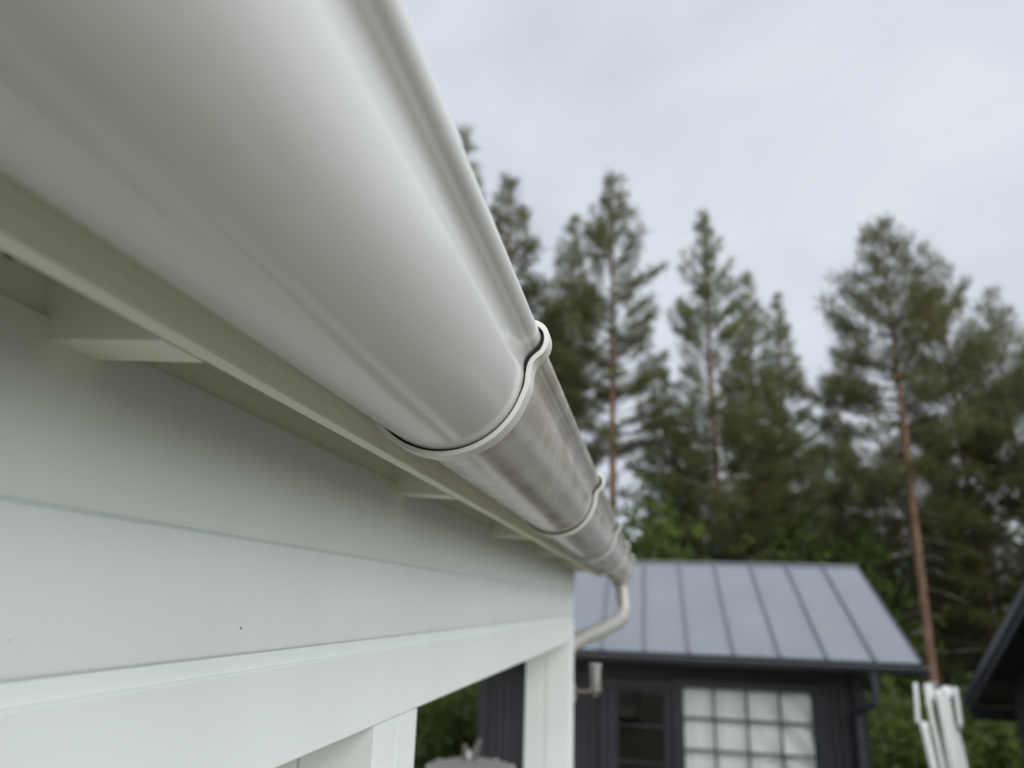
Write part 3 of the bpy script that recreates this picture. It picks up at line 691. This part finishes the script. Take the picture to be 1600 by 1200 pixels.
SPR = [conifer(14, 1.2, 2.3, 31, 'spruce', .75, .8), conifer(14, 1.6, 2.0, 32, 'spruce', .75, .8), conifer(14, 1.4, 2.9, 33, dens=.7, irregular=.8)]
def plant_tree(name, proto, x, y, H, label, group, rz=0, wide=1.0, z=-3.2):
    t = thing(name, label, 'tree', (x, y, z), group); s = H / proto['H']
    t.scale = (s * wide, s * wide, s); t.rotation_euler = (0, 0, rz)
    for k in ('trunk', 'crown', 'limbs', 'dead_limbs'):
        o = bpy.data.objects.new(k, proto[k]); COL.objects.link(o); o.parent = t
    return t
G1 = 'pines standing behind the dark cottage'
hero = [
 (TALL[2], -8.3, 30, 25.0, 'slim pine just showing its tip beside the upper bead of the white gutter', .3, 1.0),
 (TALL[0], -5.85, 29, 21.8, 'sparse pine half hidden behind the gutter, right of the slim pine tip', 1.2, 1.15),
 (TALL[3], -4.6, 34, 17.5, 'lower dense pine filling the gap beside the gutter bead joint', 2.2, .9),
 (TALL[3], -3.75, 29.5, 15.6, 'shorter dense pine behind the hooked gutter bracket, left of the tallest full pine', 5.6, .85),
 (TALL[2], -3.6, 32, 21.3, 'thin pine with a small pointed top, just left of the tallest full pine', 3.0, 1.05),
 (TALL[4], -1.35, 27, 20.5, 'tall full pine with a long reddish trunk rising behind the gutter end', .6, .88),
 (TALL[3], 2.45, 28, 18.8, 'dense dark pine with spindly top standing behind the middle of the grey roof', 4.1, .85),
 (TALL[0], 4.25, 30, 17.0, 'pine with rounded shoulder just right of the dense dark pine behind the roof', 5.0, .9),
 (TALL[2], 5.4, 31, 16.3, 'narrow pine at the left side of the open sky gap', 2.7, 1.0),
 (BROAD[0], 7.05, 22, 14.5, 'broad bushy pine with a long bare orange trunk right of the sky gap', .9, .92),
 (BROAD[1], 9.8, 25, 14.8, 'broad pine with twin tip just right of the bare orange trunk', 2.0, .9),
 (BROAD[2], 10.3, 23, 12.7, 'dense pine sloping down from the broad pines at the right', 3.9, .95),
 (BROAD[1], 11.3, 21.5, 11.0, 'lowest broad pine at the right edge above the dark shed', 5.1, .9),
]
for p, x, y, H, lab, rz, wd_ in hero: plant_tree('pine_tree', p, x, y, H, lab, G1, rz, wd_)
plant_tree('spruce_tree', SPR[0], .55, 33, 13.8, 'narrow dark spruce between the reddish trunk and the dense pine', G1, .4, .85)
# deeper and flanking trees that nothing tells apart
rng = random.Random(77); k = 0
spots = [(1.6, 40), (3.4, 44), (6.6, 38), (8.8, 41), (12.5, 35), (14.8, 31), (9.3, 32), (13.0, 26), (7.6, 47), (11.0, 46), (-7.5, 41), (-10.5, 37), (15.8, 39), (16.0, 25), (5.6, 52), (-4.4, 50), (18.5, 33), (-13, 33), (-16, 36), (-12, 44), (-15, 28)]
for x, y in spots:
    p = rng.choice(TALL + BROAD[1:] + SPR); H = rng.uniform(11, 14.5) * (y / 34) ** .5
    plant_tree('pine_tree', p, x, y, H, 'background pine standing deep among the other trees behind the dark cottage', 'pines deep in the forest', rng.uniform(0, 6.28), .8)
rng = random.Random(131)
low = [(u * y, y) for u, y in ((.13, 27), (.17, 30), (.21, 26), (.24, 31), (.27, 27), (.30, 30), (.33, 25), (.36, 28), (.40, 26), (.44, 29), (.48, 25), (.52, 28), (.30, 36), (.40, 36), (.35, 42), (.25, 40), (.47, 38), (.06, 33), (.10, 36), (-.10, 36), (-.14, 32), (-.18, 36), (.15, 44), (.2, 37), (-.22, 30), (-.28, 33), (-.34, 30), (.56, 33))]
for x, y in low:
    plant_tree('young_conifer', rng.choice(SPR + SPR + BROAD[2:]), x, y, rng.uniform(6.0, 9.5) * y / 30, 'young dark conifer filling the space between the tall pine trunks', 'young conifers between the pines', rng.uniform(0, 6.28), 1.15)
# shrubs and undergrowth
def shrub(Hs, rad, seed, m, n=1700, leaf=.062):
    rng = np.random.default_rng(seed); C = []; D = []; A = []; B = []
    for i in range(26):
        az = rng.uniform(0, 6.28); rr = rad * math.sqrt(rng.random()) * .9; top = np.array([rr * math.cos(az), rr * math.sin(az), Hs * rng.uniform(.45, 1.0) * (1 - .35 * (rr / rad) ** 2)])
        base = np.array([rng.normal(0, .12), rng.normal(0, .12), -.1]); mid = (base + top) / 2 + rng.normal(0, .12, 3)
        A += [base, mid]; B += [mid, top]
        for j in range(n // 26):
            s = rng.random() ** .7; p = base * (1 - s) ** 2 + mid * 2 * s * (1 - s) + top * s * s + rng.normal(0, .20 * rad, 3) * np.array([1, 1, .7])
            if p[2] < .05: continue
            C.append(p); D.append(rng.normal(0, 1, 3) + np.array([0, 0, .6]))
    C = np.array(C); D = np.array(D); D /= np.linalg.norm(D, axis=1)[:, None]
    V, F = blades(C, D, 5, leaf * 1.9, leaf * .5, .8, rng)
    lm = np_mesh('foliage', V, F, m); V, F = prisms(np.array(A), np.array(B), [.014] * len(A), [.007] * len(A))
    return dict(foliage=lm, stems=np_mesh('stems', V, F, 'limb'))
SH = [shrub(2.4, 1.2, 41, 'leaf'), shrub(3.4, 1.3, 42, 'leaf', 2400), shrub(2.0, 1.3, 43, 'leaf_dark')]
def plant_shrub(p, x, y, s, label, group, rz, z=-3.2):
    t = thing('leafy_shrub', label, 'shrub', (x, y, z), group); t.scale = (s, s, s); t.rotation_euler = (0, 0, rz)
    for k in ('foliage', 'stems'):
        o = bpy.data.objects.new(k, p[k]); COL.objects.link(o); o.parent = t
GS = 'green shrubs round the dark cottage'
plant_shrub(SH[1], 4.2, 15.0, .62, 'bright green shrub between the dark cottage and the white airer', GS, .4)
plant_shrub(SH[0], 3.65, 12.6, .95, 'low green shrub close to the right corner of the dark cottage', GS, 1.4)
plant_shrub(SH[1], 5.7, 14.5, .75, 'green shrub behind the white airer and the dark shed eave', GS, 2.5)
plant_shrub(SH[0], -4.7, 16, .95, 'light green shrub at the left, seen through the porch opening', GS, 3.3)
plant_shrub(SH[1], -3.75, 15.2, .62, 'light green shrub close to the cottage wall, seen through the porch opening', GS, 5.3)
plant_shrub(SH[1], 5.3, 25, 1.9, 'tall green shrub behind the right end of the grey roof', GS, .9)
plant_shrub(SH[1], -.9, 25, 2.25, 'tall green shrub behind the left end of the grey roof, under the gutter end', GS, 4.4)
rng = random.Random(9)
for i in range(26):
    y = rng.uniform(24, 36); x = rng.uniform(-.32, .55) * y
    if 2 < y < 21 and -3.5 < x < 3: y += 6
    plant_shrub(rng.choice(SH), x, y, rng.uniform(.8, 1.7), 'forest shrub growing between the pine trunks behind the cottage', 'shrubs among the pine trunks', rng.uniform(0, 6))
# ground cover below the trees: nobody could count it
r_ = np.random.default_rng(3); n = 9000
Y = r_.uniform(14, 75, n); X = r_.uniform(-.55, .75, n) * Y
C = np.stack([X, Y, -3.2 + r_.random(n) ** 1.6 * (1.1 + .012 * Y)], 1); D = r_.normal(0, 1, (n, 3)) + np.array([0, 0, 1.2]); D /= np.linalg.norm(D, axis=1)[:, None]
V, F = blades(C, D, 9, .42, .05, .7, r_)
o = bpy.data.objects.new('undergrowth', np_mesh('undergrowth', V, F, 'leaf_dark')); COL.objects.link(o)
o['kind'] = 'stuff'; o['label'] = 'low green undergrowth covering the forest floor behind the cottage'; o['category'] = 'undergrowth'
